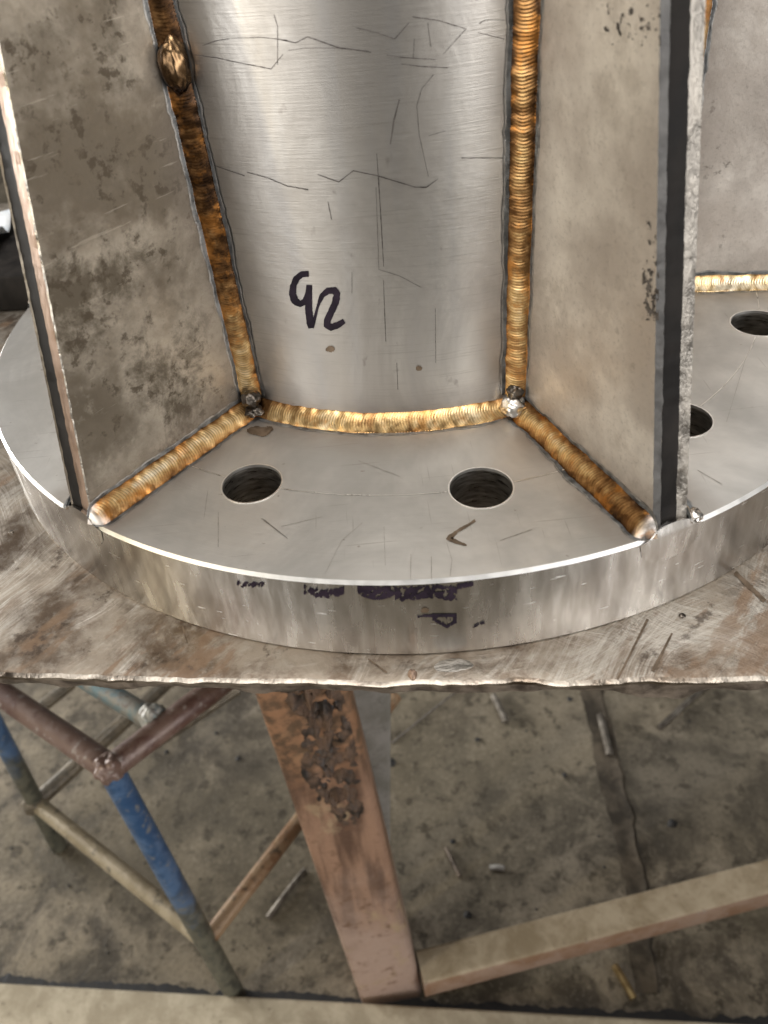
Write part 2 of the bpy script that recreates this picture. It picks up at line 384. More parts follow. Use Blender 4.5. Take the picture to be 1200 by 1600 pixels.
# ------------------------------------------------------------------ generic shapes
def tube_mesh(name, pts, rad, mat, n=14, caps=True):
    pts = [np.array(p, float) for p in pts]; V = []; prev = None
    for i, p in enumerate(pts):
        d = (pts[min(i+1, len(pts)-1)] - pts[max(i-1, 0)]); d /= np.linalg.norm(d)
        if prev is None:
            u = np.cross(d, [0, 0, 1.0]);
            if np.linalg.norm(u) < .1: u = np.cross(d, [1.0, 0, 0])
        else: u = prev - d * (prev @ d)
        u /= np.linalg.norm(u); prev = u; v = np.cross(d, u)
        r = rad[i] if isinstance(rad, (list, tuple)) else rad
        for k in range(n):
            a = 2*math.pi*k/n; V.append(p + r*(math.cos(a)*u + math.sin(a)*v))
    F = grid_faces(len(pts), n, 0, True)
    if caps: F += [tuple(range(n))[::-1], tuple(range((len(pts)-1)*n, len(pts)*n))]
    return flip(mesh(name, V, F, mat))
def lathe_mesh(name, prof, nseg, mats, midx=None, angle=30, smooth=True):
    V = []
    for k in range(nseg):
        a = 2*math.pi*k/nseg; V += [(r*math.cos(a), r*math.sin(a), z) for r, z in prof]
    n = len(prof); F = []; mi = []
    for k in range(nseg):
        k2 = (k+1) % nseg
        for j in range(n):
            j2 = (j+1) % n
            F.append((k*n+j, k2*n+j, k2*n+j2, k*n+j2)); mi.append(midx[j] if midx else 0)
    return flip(mesh(name, V, F, mats, mi, smooth, angle))
def bar_mesh(name, a, b, w, h, mat, up=(0, 0, 1), bev=.012, mats=None):
    """rectangular bar from a to b with softly rounded long edges"""
    a, b = np.array(a, float), np.array(b, float); d = b - a; L = np.linalg.norm(d); d /= L
    s = np.cross(d, np.array(up, float)); s /= np.linalg.norm(s); u = np.cross(s, d)
    prof = []
    for sx, sy in ((1, 1), (-1, 1), (-1, -1), (1, -1)):
        cx, cy = sx*(w/2-bev), sy*(h/2-bev)
        base = {(1, 1): 0, (-1, 1): 90, (-1, -1): 180, (1, -1): 270}[(sx, sy)]
        for k in range(4):
            t = math.radians(base + 30*k); prof.append((cx+bev*math.cos(t), cy+bev*math.sin(t)))
    n = len(prof); V = []; N = 12
    for i in range(N+1):
        c = a + d*L*i/N
        for x, y in prof: V.append(c + s*x + u*y)
    F = grid_faces(N+1, n, 0, True) + [tuple(range(n)), tuple(range(N*n, (N+1)*n))]
    return flip(mesh(name, V, F, mats or mat, None, True, 35))
def lump_mesh(name, c, rad, mat, seed=0, amp=.25, axes=(1, 1, 1), n=20):
    V = []; F = []; c = np.array(c, float)
    ax = np.array(axes, float)
    for i in range(n+1):
        th = math.pi*i/n
        for k in range(2*n):
            ph = math.pi*k/n; d = np.array([math.sin(th)*math.cos(ph), math.sin(th)*math.sin(ph), math.cos(th)])
            q = 1 + amp*n1(*(d*1.7 + seed)) + amp*.4*n1(*(d*4.1 + seed))
            V.append(c + d*ax*rad*q)
    return flip(mesh(name, V, grid_faces(n+1, 2*n, 0, True), mat, None, True, 60))

def ribbon(name, surf, strokes, mat, lift=.0012, parent=None, step=3.0, jag=.15, thin=1):
    """strokes of (list of photo points, width or list of widths in photo pixels) laid on a surface"""
    V = []; F = []
    for pts, wd in strokes:
        if thin != 1: wd = [w_*thin for w_ in wd] if isinstance(wd, (list, tuple)) else wd*thin
        pts = [np.array(p, float) for p in pts]; P = []; W = []
        for i in range(len(pts)-1):
            L = np.linalg.norm(pts[i+1]-pts[i]); k = max(1, int(L/step))
            w0, w1 = (wd[i], wd[i+1]) if isinstance(wd, (list, tuple)) else (wd, wd)
            for j in range(k): P.append(pts[i] + (pts[i+1]-pts[i])*j/k); W.append(w0 + (w1-w0)*j/k)
        P.append(pts[-1]); W.append(wd[-1] if isinstance(wd, (list, tuple)) else wd)
        o = len(V)
        for i, p in enumerate(P):
            t = P[min(i+1, len(P)-1)] - P[max(i-1, 0)]; t = t/(np.linalg.norm(t)+1e-9); nn = np.array([-t[1], t[0]])
            wq = W[i]*.5*(1 + jag*n1(p[0]*.31, p[1]*.31))
            for s in (-1, -.33, .33, 1):
                q, nv = surf(*(p + nn*wq*s)); V.append(q + nv*lift)
        F += grid_faces(len(P), 4, o)
    me = mesh(name, V, F, mat, None, False)
    return link(name, me, parent)
def patch(name, surf, box, cell, test, mat, parent=None, lift=.001):
    """small cells of colour kept where test(px, py) is true: a blot with a ragged outline"""
    x0, y0, x1, y1 = box; V = []; F = []; idx = {}
    def vid(i, j):
        if (i, j) not in idx:
            q, nv = surf(x0 + i*cell + 1.2*n1(i*.7, j*.7, 3), y0 + j*cell + 1.2*n1(i*.7, j*.7, 9)); idx[(i, j)] = len(V); V.append(q + nv*lift)
        return idx[(i, j)]
    for i in range(int((x1-x0)/cell)):
        for j in range(int((y1-y0)/cell)):
            if test(x0 + (i+.5)*cell, y0 + (j+.5)*cell): F.append((vid(i, j), vid(i+1, j), vid(i+1, j+1), vid(i, j+1)))
    return link(name, mesh(name, V, F, mat, None, False), parent)

# ================================================================== SETTING: the floor
fv = [(-30, -30, ZF), (30, -30, ZF), (30, 30, ZF), (-30, 30, ZF)]
floor = link('floor', mesh('floor', fv, [(0, 1, 2, 3)], M['floor'], None, False)); floor['kind'] = 'structure'

# ================================================================== THE WELDED FLANGE
root = empty('flanged_pipe', (0, 0, -TT))
tag(root, 'steel pipe with gusset plates welded to a thick round flange with golden weld beads', 'pipe flange')
def child(name, me, rz=0, parent=root):
    o = link(name, me, parent, (0, 0, TT) if parent is root else (0, 0, 0), rz); return o

# flange: lathe, then twelve bored holes
c = .0055
prof = [(.45, -TT), (1-.004, -TT), (1, -TT+.004), (1, -c), (1-c*.95, 0), (.62, 0), (.45, 0)]
fl = lathe_mesh('flange', prof, 360, [M['flange'], M['rim'], M['chamfer'], M['bore']], [0, 2, 1, 2, 0, 0, 0], 25)
flo = child('flange', fl)
bm = bmesh.new()
A1 = math.radians(244.1); RB, RH = .7914, .0546
for k in range(12):
    a = A1 + k*math.pi/6
    ret = bmesh.ops.create_cone(bm, cap_ends=True, segments=56, radius1=RH*S, radius2=RH*S, depth=.4*S,
                                matrix=Matrix.Translation((RB*S*math.cos(a), RB*S*math.sin(a), -.085*S)))
cut = bpy.data.meshes.new('cut'); bm.to_mesh(cut); bm.free()
cuto = bpy.data.objects.new('cut', cut); COL.objects.link(cuto); cuto.location = flo.location
cuto.parent = root
for i in range(4): cut.materials.append(M['bore'])
mod = flo.modifiers.new('b', 'BOOLEAN'); mod.object = cuto; mod.operation = 'DIFFERENCE'; mod.solver = 'EXACT'; mod.material_mode = 'TRANSFER'
dg = bpy.context.evaluated_depsgraph_get(); nm = bpy.data.meshes.new_from_object(flo.evaluated_get(dg))
flo.modifiers.clear(); flo.data = nm; nm.name = 'flange'; bpy.data.objects.remove(cuto); 
nm.polygons.foreach_set('use_smooth', [True]*len(nm.polygons)); nm.set_sharp_from_angle(angle=math.radians(25))
# bright burr rings round the bores
burr = lathe_mesh('hole_edge', [(RH-.0005, .0002), (RH+.002, .0004), (RH+.002, -.002), (RH-.0005, -.006)], 48, M['chamfer'], None, 60)
for k in range(12):
    a = A1 + k*math.pi/6
    o = link('hole_edge', burr, flo, (RB*math.cos(a), RB*math.sin(a), .0006))

# pipe
HP = 1.5
NZ, NA = 40, 256
prof = [(RP0 + RPK*HP*i/NZ, .0 + HP*i/NZ) for i in range(NZ+1)] + [(RP0+RPK*HP-.045, HP), (RP0-.045, 0)]
pipe = child('pipe', lathe_mesh('pipe', prof, NA, [M['pipe']], None, 30))

# gussets (local x outwards, y across, z up)
HGT = 1.3
def gusset_mesh(name, face_mat, near_tan, seed):
    NZ = 220; KG = -.150; R0 = .993
    # across the cut end, from the clockwise face (-h) to the counter-clockwise face (+h)
    if near_tan: cuts = [(-1, 0), (-.90, 1), (-.02, 2), (.90, 3), (1, None)]   # lip, dark, tan, bright
    else: cuts = [(-1, 4), (-.62, 3), (-.50, 1), (.42, 2), (1, None)]
    V = []; F = []; mi = []
    mats = [face_mat, M['cut_dark'], M['cut_tan'] if near_tan else M['cut_bright'], M['bright'], M['bluegrey']]
    NC = len(cuts)
    cols = [y for y, _ in cuts]
    for i in range(NZ+1):
        z = .0 + HGT*i/NZ; R = R0 + KG*z
        V.append((RP0+RPK*z-.02, -HG, z))
        for j, y in enumerate(cols):
            jag = 0
            if 0 < j < NC-1: jag = .055*fbm(z*46, seed+j*5, 1, 3) + .03*n1(z*9, seed+j)
            dep = 0
            if not near_tan:
                dep = (0, -.001, -.006, -.004, -.001)[j] if j else -.0045
                if j == 0: dep = -.004
            else: dep = (-.001, -.003, -.004, -.0006, -.002)[j]
            V.append((R + dep + .0012*fbm(z*60, j*3+seed, 0, 2), (y+jag)*HG, z))
        V.append((RP0+RPK*z-.02, HG, z))
    n = NC+2
    for i in range(NZ):
        for j in range(n):
            j2 = (j+1) % n
            F.append((i*n+j, (i+1)*n+j, (i+1)*n+j2, i*n+j2))
            mi.append(cuts[j-1][1] if 1 <= j < NC else 0)
    F += [tuple(range(n)), tuple(range(NZ*n, (NZ+1)*n))]; mi += [1, 1]
    return flip(mesh(name, V, F, mats, mi, True, 22))
gA = gusset_mesh('gusset_plate', M['gus_dirty'], True, 3)
gB = gusset_mesh('gusset_plate', M['gus'], False, 11)
for k in range(6):
    a = AL + k*math.pi/3 if k != 1 else AR
    o = child('gusset_plate', gA if k in (0, 3) else gB, a)
    if k == 0: o['label'] = 'gusset plate with dark mottled stains and a tan cut edge'
    if k == 1: o['label'] = 'cleaner brownish gusset plate with a black and ragged bright cut edge'

# ------------------------------------------------------------------ weld beads
def bead_mesh(name, path, leg, seed, tone, pitch=.0054, amp=.0009, ends=(0, 0), skirt=.0105, nu=17, spp=6, fine=True, conv=.07):
    """path(t in 0..1) -> corner point, direction a along surface A, direction b along surface B, and length"""
    L = path(None)
    N = int(L/pitch*spp) if fine else int(L/pitch*1.5)
    V = []; C = []; F = []; mi = []
    for i in range(N+1):
        s = L*i/N; P, a, b = path(i/N)
        lw = leg*(1 + .07*n1(s*22, seed) + .05*n1(s*70, seed+4)); sc = 1.0; tip = 0
        for e, se in ((ends[0], s), (ends[1], L-s)):
            if e:
                q = min(1, se/e); sc = min(sc, math.sqrt(max(0, 1-(1-q)**2)) * 1.0); tip = max(tip, max(0, 1-max(0, se-.25*e)/(e*.75)))
        la = lw*max(.30, sc)*(1+.10*n1(s*16, seed+8)); lb = lw*max(.30, sc)*(1+.10*n1(s*16, seed+12))
        sk = skirt*(.95 + .5*n1(s*7, seed+40) + .32*fbm(s*26, seed+20, 0, 3)); sk2 = skirt*(.95 + .5*n1(s*7, seed+50) + .32*fbm(s*26, seed+30, 0, 3))
        out = (a+b)/np.linalg.norm(a+b)
        row = []
        row.append((P + a*(la+sk) + b*.0005, 0, 0, 1)); row.append((P + a*(la+sk*.72) + b*.0008, 0, 0, 1)); row.append((P + a*(la+.002) + b*.0004, 0, 0, 1))
        for j in range(nu):
            u = j/(nu-1); m = math.sin(math.pi*u)
            ph = s/pitch - (1.9 + .8*n1(s*9, seed))*abs(2*u-1)**2.2 + .45*n1(s*22, seed+2, u*1.5) + .4*n1(s*9, u*2, seed)
            fr = ph - math.floor(ph); rip = (1-fr)**.8*min(1, fr/.22)
            amp_i = amp*(.6+.6*abs(n1(math.floor(ph)*.73, seed+3)))
            h = conv*leg*m**.8*max(.05, sc) + amp_i*rip*m**.5*min(1, sc*1.2)*(1-.85*tip)
            p = P + a*la*(1-u) + b*lb*u + out*h
            tn = tone(s/L, u) + .16*n1(math.floor(ph)*.43, seed+7) + .20*n1(s*11, seed+60, u) - .26*(2*u-1)**4
            row.append((p, tn, tip, .25+.75*rip))
        row.append((P + b*(lb+.002) + a*.0004, 0, 0, 1)); row.append((P + b*(lb+sk2*.72) + a*.0008, 0, 0, 1)); row.append((P + b*(lb+sk2) + a*.0005, 0, 0, 1))
        for p, x, y, z in row: V.append(p); C.append((min(1, max(0, x)), min(1, max(0, y)), z, 1))
    n = nu + 6
    for i in range(N):
        for j in range(n-1):
            F.append((i*n+j, (i+1)*n+j, (i+1)*n+j+1, i*n+j+1))
            mi.append({0: 2, 1: 1, 2: 1, n-2: 2, n-3: 1, n-4: 1}.get(j, 0))
    if ends[1]:
        dv = path(1.0)[0] - path(.98)[0]; V.append(path(1.0)[0] + dv/np.linalg.norm(dv)*.006 + .004*(path(1.0)[1] + path(1.0)[2])); C.append((.5, .6, 1, 1)); o = N*n
        for j in range(3, n-4): F.append((o+j, len(V)-1, o+j+1)); mi.append(0)
    me = mesh(name, V, F, [M['bead'], M['soot'], M['lip']], mi, True, 70)
    at = me.color_attributes.new('bead', 'FLOAT_COLOR', 'POINT')
    at.data.foreach_set('color', np.array(C, np.float32).ravel())
    # face outwards
    P, a, b = path(.5); k = (N//2)*(n-1) + n//2
    if Vector(me.polygons[k].normal).dot(Vector(a+b)) < 0: me.flip_normals()
    return me
def vdir(a): return np.array([math.cos(a), math.sin(a), 0.0])
def tdir(a): return np.array([-math.sin(a), math.cos(a), 0.0])
def p_vert(ang, side, z0, z1):
    def f(t):
        if t is None: return z1-z0
        z = z0 + (z1-z0)*t; r = RP0 + RPK*z; rc = math.sqrt(r*r - HG*HG)
        P = vdir(ang)*rc + tdir(ang)*side*HG + np.array([0, 0, z])
        phi = ang + side*math.asin(HG/r)
        return P, side*tdir(phi), vdir(ang)      # a along pipe, b along gusset
    return f
def p_foot(ang, side, r0, r1):
    def f(t):
        if t is None: return r1-r0
        return vdir(ang)*(r0+(r1-r0)*t) + tdir(ang)*side*HG, side*tdir(ang), np.array([0, 0, 1.0])
    return f
def p_arc(a0, a1):
    def f(t):
        if t is None: return RP0*(a1-a0)
        a = a0 + (a1-a0)*t
        return vdir(a)*RP0, vdir(a), np.array([0, 0, 1.0])
    return f
LEG = .0268
dA = math.asin((HG+.022)/RP0)
# the sector in front
LZ = .62
lv = lambda t, u: .30 - .12*t - .16*math.exp(-((t-.36)/.22)**2) + .36*math.exp(-(t/.2)**2) + .20*(u-.5)
rv = lambda t, u: .64 - .56*min(1, t*1.6) + .22*math.sin(math.pi*u)**2*min(1, t*2.0)
ba = lambda t, u: .68 - .10*abs(t-.5) - .14*(u-.5) + (-.2 if t < .06 else 0)
lf = lambda t, u: .42 + .50*math.exp(-((u-.62)/.22)**2)*math.exp(-((t-.62)/.33)**2) + .10*(1-t)
rf = lambda t, u: .46 - .22*t + .24*math.exp(-((u-.60)/.22)**2)
child('weld_bead', bead_mesh('weld_bead', p_vert(AL, 1, .035, HGT), LEG, 1, lv))
child('weld_bead', bead_mesh('weld_bead', p_vert(AR, -1, .035, HGT), LEG*1.02, 2, rv, amp=.0010))
child('weld_bead', bead_mesh('weld_bead', p_arc(AL+dA, AR-dA), LEG*1.06, 3, ba, amp=.0010, pitch=.0052))
child('weld_bead', bead_mesh('weld_bead', p_foot(AL, 1, RP0+.02, 1.000), LEG*1.12, 4, lf, amp=.0009, ends=(0, .026), conv=.11))
child('weld_bead', bead_mesh('weld_bead', p_foot(AR, -1, RP0+.02, 1.000), LEG*1.14, 5, rf, amp=.0009, ends=(0, .026), conv=.11))
# the other five sectors share coarser beads
gen = lambda t, u: .66 + .12*math.sin(9*t) - .15*(u-.5)
vp = bead_mesh('weld_bead', p_vert(0, 1, .035, HGT), LEG, 6, gen, fine=False)
vm = bead_mesh('weld_bead', p_vert(0, -1, .035, HGT), LEG, 7, gen, fine=False)
fp = bead_mesh('weld_bead', p_foot(0, 1, RP0+.02, 1.0), LEG, 8, gen, ends=(0, .05))
fm = bead_mesh('weld_bead', p_foot(0, -1, RP0+.02, 1.0), LEG, 9, lambda t, u: .86-.16*(u-.5), ends=(0, .05))
ar = bead_mesh('weld_bead', p_arc(dA, math.pi/3-dA), LEG, 10, gen, fine=False)
for k in range(6):
    a = AL + k*math.pi/3 if k != 1 else AR
    if k != 0: child('weld_bead', vp, a); child('weld_bead', fp, a); child('weld_bead', ar, a)
    if k != 1: child('weld_bead', vm, a); child('weld_bead', fm, a)

# stop-start lump high on the left bead, knots where three beads meet
def on_bead(ang, side, z, o=.018):
    r = math.sqrt((RP0+RPK*z)**2 - HG*HG)
    return vdir(ang)*(r+o) + tdir(ang)*side*(HG+o) + np.array([0, 0, z])
child('weld_lump', lump_mesh('weld_lump', on_bead(AL, 1, .662, .017), .026, M['lump_brown'], 5, .16, (.9, .9, 1.6), 30))
child('weld_lump', lump_mesh('weld_lump', on_bead(AL, 1, .040, .024), .025, M['lump_dark'], 8, .2, (.8, .8, .7)))
child('weld_lump', lump_mesh('weld_lump', on_bead(AL, 1, .014, .028), .016, M['lump_dark'], 18, .35, (1.2, 1.2, .6)))
child('weld_lump', lump_mesh('weld_lump', on_bead(AR, -1, .020, .022), .025, M['lump_bright'], 9, .25, (1, 1, .8)))
child('weld_lump', lump_mesh('weld_lump', on_bead(AR, -1, .046, .012), .018, M['lump_dark'], 19, .3, (1, 1, .7)))
# ground-flush weld over the rim below each gusset end
def grind_mesh():
    V = []; nu, nv = 21, 17
    for i in range(nu):
        u = -1 + 2*i/(nu-1)
        for j in range(nv):
            v = j/(nv-1)
            edge = math.sqrt(max(0, 1-u*u))
            zt = .016*edge + .002; zb = -.052*edge**.7 - .006 - .010*n1(u*3, 2)
            z = zt + (zb-zt)*v
            y = u*(HG+.010+.020*v)
            rr = 1.0008 + .0018*edge*math.sin(math.pi*v) if z < -.006 else 1.0012 + .001*edge - max(0, z)*.2
            x = math.sqrt(rr*rr - y*y)
            V.append((x, y, z))
    # back row so the top lip has thickness
    o = len(V)
    for i in range(nu):
        x, y, z = V[i*nv]; V.append((x-.03, y, min(z, .012)-.011))
    F = grid_faces(nu, nv) + [(i*nv, (i+1)*nv, o+i+1, o+i) for i in range(nu-1)]
    return flip(mesh('ground_weld', V, F, M['rim'], None, True, 50))
gm = grind_mesh()
for k in range(6): child('ground_weld', gm, AL + k*math.pi/3 if k != 1 else AR)
# small bright tack beside the right gusset foot
q, _ = on_top(1086, 806); child('tack_weld', lump_mesh('tack_weld', q + np.array([0, 0, .002]), .012, M['lump_bright'], 3, .3, (1, 1.3, .8), 12))

# marker writing, scratches, stains
Z5 = lambda x, y: (350 + x/2.4, 400 + y/2.4)
def off_root(o):
    o.location = (0, 0, TT*S)
    if o.name.startswith(('scratch', 'soot', 'ink_blot')): o['kind'] = 'stuff'
    return o
wr = ribbon('marker_writing', on_pipe, [
    ([Z5(318, 66), Z5(292, 68), Z5(272, 84), Z5(260, 112), Z5(257, 142), Z5(266, 168), Z5(286, 180), Z5(303, 170), Z5(316, 140), Z5(322, 112)], [9, 10, 10, 10, 11, 11, 10, 9, 9, 8]),
    ([Z5(320, 108), Z5(317, 150), Z5(318, 205), Z5(324, 250), Z5(328, 270)], [9, 11, 11, 11, 9]),
    ([Z5(328, 268), Z5(340, 235), Z5(350, 195), Z5(362, 160)], [8, 5, 4, 6]),
    ([Z5(358, 172), Z5(368, 148), Z5(390, 130), Z5(414, 128), Z5(424, 142), Z5(418, 175), Z5(402, 210), Z5(388, 240), Z5(386, 258), Z5(402, 267), Z5(428, 258), Z5(451, 243)], [6, 8, 10, 11, 11, 11, 11, 11, 11, 11, 10, 8])],
    M['ink'], .0009, root); off_root(wr)
Z2 = lambda x, y: (400 + x/2.667, y/2.667)
Z1 = lambda x, y: (x/2.667, y/2.667)
sc = [([Z1(845, 190), Z1(900, 170), Z1(960, 160), Z1(1090, 155), Z1(1200, 168), Z2(100, 165), Z2(165, 178), Z2(215, 153), Z2(340, 197), Z2(480, 218)], [1, 2.2, 1.5, 1.5, 2, 2, 2.2, 2, 2.6, 1.4]),
      ([Z1(810, 228), Z1(900, 240), Z1(1000, 262), Z1(1130, 287), Z1(1180, 225)], [1.5, 2, 1.6, 2, 1]),
      ([Z2(135, 210), Z2(200, 200), Z2(330, 200), Z2(470, 212)], 1.0), ([Z2(90, 110), Z2(90, 270)], 1.0),
      ([Z2(420, 116), Z2(500, 135), Z2(578, 162), Z2(637, 95)], [2, 1.4, 2.2, 1.4]),
      ([Z2(652, 70), Z2(760, 85), Z2(875, 120), Z2(780, 225)], [2, 2.2, 1.5, .8]), ([Z2(716, 95), Z2(728, 195)], 1.2), ([Z2(660, 160), Z2(655, 240)], 1.0),
      ([Z2(545, 230), Z2(620, 240), Z2(750, 248)], [1.4, 2, 1.2]), ([Z2(605, 266), Z2(690, 277), Z2(800, 282)], [1.2, 2.2, 1.6]),
      ([Z2(930, 98), Z2(955, 83), Z2(1035, 83)], [2, 1.2, 1.2]), ([Z2(925, 135), Z2(1035, 163)], 1.4),
      ([Z2(855, 658), Z2(1030, 658)], [2.2, 1.5]),
      ([Z2(597, 415), Z2(575, 500), Z2(560, 600)], [2.5, 3.5, 2.0]),
      ([Z2(740, 310), Z2(690, 370), Z2(670, 440), Z2(680, 560), Z2(718, 735)], 1.0), ([Z2(720, 565), Z2(790, 545)], .9),
      ([Z2(503, 640), Z2(510, 740), Z2(520, 900), Z2(532, 1110)], [1.2, 2.2, 2.0, 1.2]), ([Z2(500, 780), Z2(512, 1120)], .8),
      ([Z2(258, 727), Z2(345, 758), Z2(405, 711), Z2(510, 733), Z2(665, 780), Z2(710, 780), Z2(758, 745)], [1.6, 2.4, 1.6, 2.2, 2.6, 2.4, 1.2]),
      ([Z1(890, 688), Z1(1020, 732)], [1.6, 2.4]), ([Z1(1030, 717), Z1(1120, 742), Z2(130, 775), Z2(218, 790)], [1.4, 1.6, 2.0, 2.4]),
      ([Z2(510, 1122), Z2(600, 1150), Z2(690, 1198)], .9), ([Z5(598, 90), Z5(602, 200), Z5(607, 320)], [1, 1.6, 1.2]), ([Z5(792, 195), Z5(794, 400)], .9),
      ([Z5(480, 60), Z5(480, 140)], .8), ([Z5(648, 400), Z5(652, 500)], 1.2), ([Z2(300, 840), Z2(315, 915)], 1.2), ([Z2(75, 60), Z2(90, 110)], 1)]
for i in range(0):
    x = 560 + 90*math.sin(i*7.3); y = 40 + i*36 + 14*math.sin(i*3.1); l = 14 + 10*math.sin(i*5)
    sc.append(([(x, y), (x+l, y+2*math.sin(i))], .7))
off_root(ribbon('scratch_marks', on_pipe, sc, M['scratch'], .0007, root, 4, .6, .68))
# flange top: scribed bolt circle, dark scratches
arc = []
def circ_pts(a0, a1, n=40): return [(RB*math.cos(math.radians(a0+(a1-a0)*i/n)), RB*math.sin(math.radians(a0+(a1-a0)*i/n))) for i in range(n+1)]
V = []; F = []
for k in range(12):
    a0 = math.degrees(A1)+30*k+4.3; o = len(V)
    for x, y in circ_pts(a0, a0+21.4):
        r = math.hypot(x, y)
        for d in (-.0011, .0011): V.append((x*(r+d)/r, y*(r+d)/r, .0005))
    F += grid_faces(41, 2, o)
child('scribed_line', mesh('scribed_line', V, F, M['scribe'], None, False))
Z8 = lambda x, y: (350 + x/2.4, 800 + y/2.4)
ss = [([Z8(140, 25), Z8(235, 97)], [1, 1.6]), ([Z8(778, 168), Z8(778, 255)], 1.6), ([Z8(701, 160), Z8(700, 255)], 1.1), ([Z8(835, 115), Z8(855, 180), Z8(848, 240)], 1.0),
      ([Z8(1035, 108), Z8(1155, 66)], 1.3), ([Z8(215, 55), Z8(370, 18)], .8), ([Z8(600, 55), Z8(605, 200)], .8), ([Z8(380, 230), Z8(440, 110), Z8(520, 40)], .6),
      ([(1135, 660), (1165, 560), (1180, 530)], .9), ([(1090, 735), (1128, 757)], 1.1), ([(341, 800), (341, 855)], 1.0), ([(410, 810), (450, 842)], 1.2), ([(560, 720), (625, 745)], .8)]
off_root(ribbon('scratch_marks', on_top, ss, M['faint'], .0006, root, 3, .7, .55))
off_root(ribbon('stain_mark', on_top, [([Z8(942, 32), Z8(915, 50), Z8(875, 72), Z8(845, 100), Z8(870, 112), Z8(910, 126)], [5, 4, 4.5, 10, 6, 3])], M['stain'], .0007, root, 2, .5))
def dots(lst): return lambda x, y: any(((x-a)/rx)**2 + ((y-b)/ry)**2 < 1 + .5*n1(x*.2, y*.2) for a, b, rx, ry in lst)
off_root(patch('stain_mark', on_top, (360, 655, 430, 685), 1.0, lambda x, y: ((x-404)/20)**2 + ((y-668-6*math.sin(x*.05))/8)**2 < 1+.8*n1(x*.08, y*.08), M['stain'], root))
for q in ((516, 545, 7, 5), (655, 575, 5, 4)): off_root(patch('stain_mark', on_pipe, (500, 530, 680, 590), 1.0, dots([q]), M['stain'], root))
# ink blots on the rim
def blot(x, y):
    X, Y = (x-350)*2.4, (y-800)*2.4
    n = fbm(X*.05, Y*.06, 2, 5)
    if 500 < X < 640 and 275 < Y < 330: return n > -.30 and (Y-278) < 50*math.sin(math.pi*min(1, (X-490)/170))**.5
    if 630 < X < 875:
        c = 300 + 4*math.sin(X*.03); return abs(Y-c-8*n) < 24 + 10*n1(X*.05, 1) and n > -.26
    if 850 < X < 935: return abs(Y-(285-(X-850)*.22)) < 9 and n > -.3
    if 300 < X < 450: 
        c = 300 + 16*math.sin((X-300)/150*math.pi)-10; return abs(Y-c) < 13 + 12*n and n > -.3
    if 50 < X < 150: return abs(Y-270) < 7+10*n and n > -.05
    return False
off_root(patch('ink_blot', on_rim, (365, 905, 745, 945), .9, blot, M['ink'], root, .0012))
def blot2(x, y):
    X, Y = (x-350)*2.4, (y-800)*2.4; n = fbm(X*.04, Y*.04, 5, 3)
    if 725 < X < 780: return abs(Y-390+(X-725)*.05) < 4
    if 780 <= X < 872:
        lo = 386; hi = 430 - abs(X-835)*.55
        rim_ = abs(Y-lo) < 5 or abs(Y-hi) < 6 or X > 858
        return lo-4 < Y < hi+4 and (rim_ or n > .12)
    return 930 < X < 975 and abs(Y-(430-(X-930)*.4)) < 5 and n > -.2
off_root(patch('ink_blot', on_rim, (650, 955, 760, 990), 1.2, blot2, M['ink'], root, .0012))
off_root(patch('stain_mark', on_rim, (655, 945, 675, 960), .9, dots([(664, 953, 6.5, 4)]), M['stain'], root))
# speckled soot on the two gusset faces
pR = on_plane(vdir(AR)*.8 - tdir(AR)*HG, -tdir(AR))
def sootR(x, y):
    n = fbm(x*.11, y*.06, 1, 5)
    if 1004 < x < 1030 and 420 < y < 500: return n > .06 + .0010*(abs(x-1018))**1.6
    if 940 < x < 1036 and 5 < y < 75: return n > .30 + .004*abs(y-32) + .002*abs(x-985)
    return 1010 < x < 1034 and 340 < y < 420 and n > .42
off_root(patch('soot_speckle', pR, (940, 4, 1034, 502), 1.5, sootR, M['scratch'], root, .0008))

# ================================================================== THE TABLE
table = empty('welding_table', (0, 0, ZF))
tag(table, 'worn steel welding table with ground top, ragged front edge and rusty leg', 'table')
def tchild(name, me):
    o = link(name, me, table); o.location = (0, 0, -ZF*S); return o
edge = [(-3.2, -.55), (-1.6, -.82), (-.798, -.953), (-.459, -1.0035), (-.142, -1.047), (.157, -1.079), (.442, -1.108), (1.2, -1.18), (2.6, -1.30)]
ex = np.array([p[0] for p in edge]); ey = np.array([p[1] for p in edge])
V = []; F = []; mi = []; NX = 1100
for i in range(NX+1):
    x = -3.0 + 5.4*i/NX; y = float(np.interp(x, ex, ey))
    e1 = .008*fbm(x*9, 1, 0, 4) + .0018*n1(x*47, 3); e2 = .009*fbm(x*13, 7, 0, 4); dr = .009*max(0, fbm(x*9, 12, 0, 3))
    for cx, wd, am in ((-.62, .05, .006), (-.70, .02, .010), (-.36, .035, .010), (.285, .05, .022), (.33, .02, .016), (-.02, .03, .006)):
        dr += am*math.exp(-((x-cx)/wd)**2)
    lift = .0025*max(0, fbm(x*25, 5, 0, 3))
    V += [(x-.3, 1.35-.13*x, 0), (x, y+.030, .0), (x, y+.007+e1*.8, .0006+lift*.6), (x, y+e1, -.003+lift*.5), (x, y+.001+e1*.8, -.010), (x, y+.004+e2*.6, -.020), (x, y+.012+e2*.5, -.033-dr), (x, y+.03, -.032), (x-.3, 1.35-.13*x, -.034)]
n = 9
V = [(a, b, d+ZT) for a, b, d in V]
mm = [0, 0, 1, 1, 2, 2, 2, 2]
for i in range(NX):
    for j in range(n-1): F.append((i*n+j, (i+1)*n+j, (i+1)*n+j+1, i*n+j+1)); mi.append(mm[j])
    F.append((i*n+8, (i+1)*n+8, (i+1)*n, i*n)); mi.append(2)
F += [tuple(range(n)), tuple(range(NX*n, NX*n+n))]; mi += [2, 2]
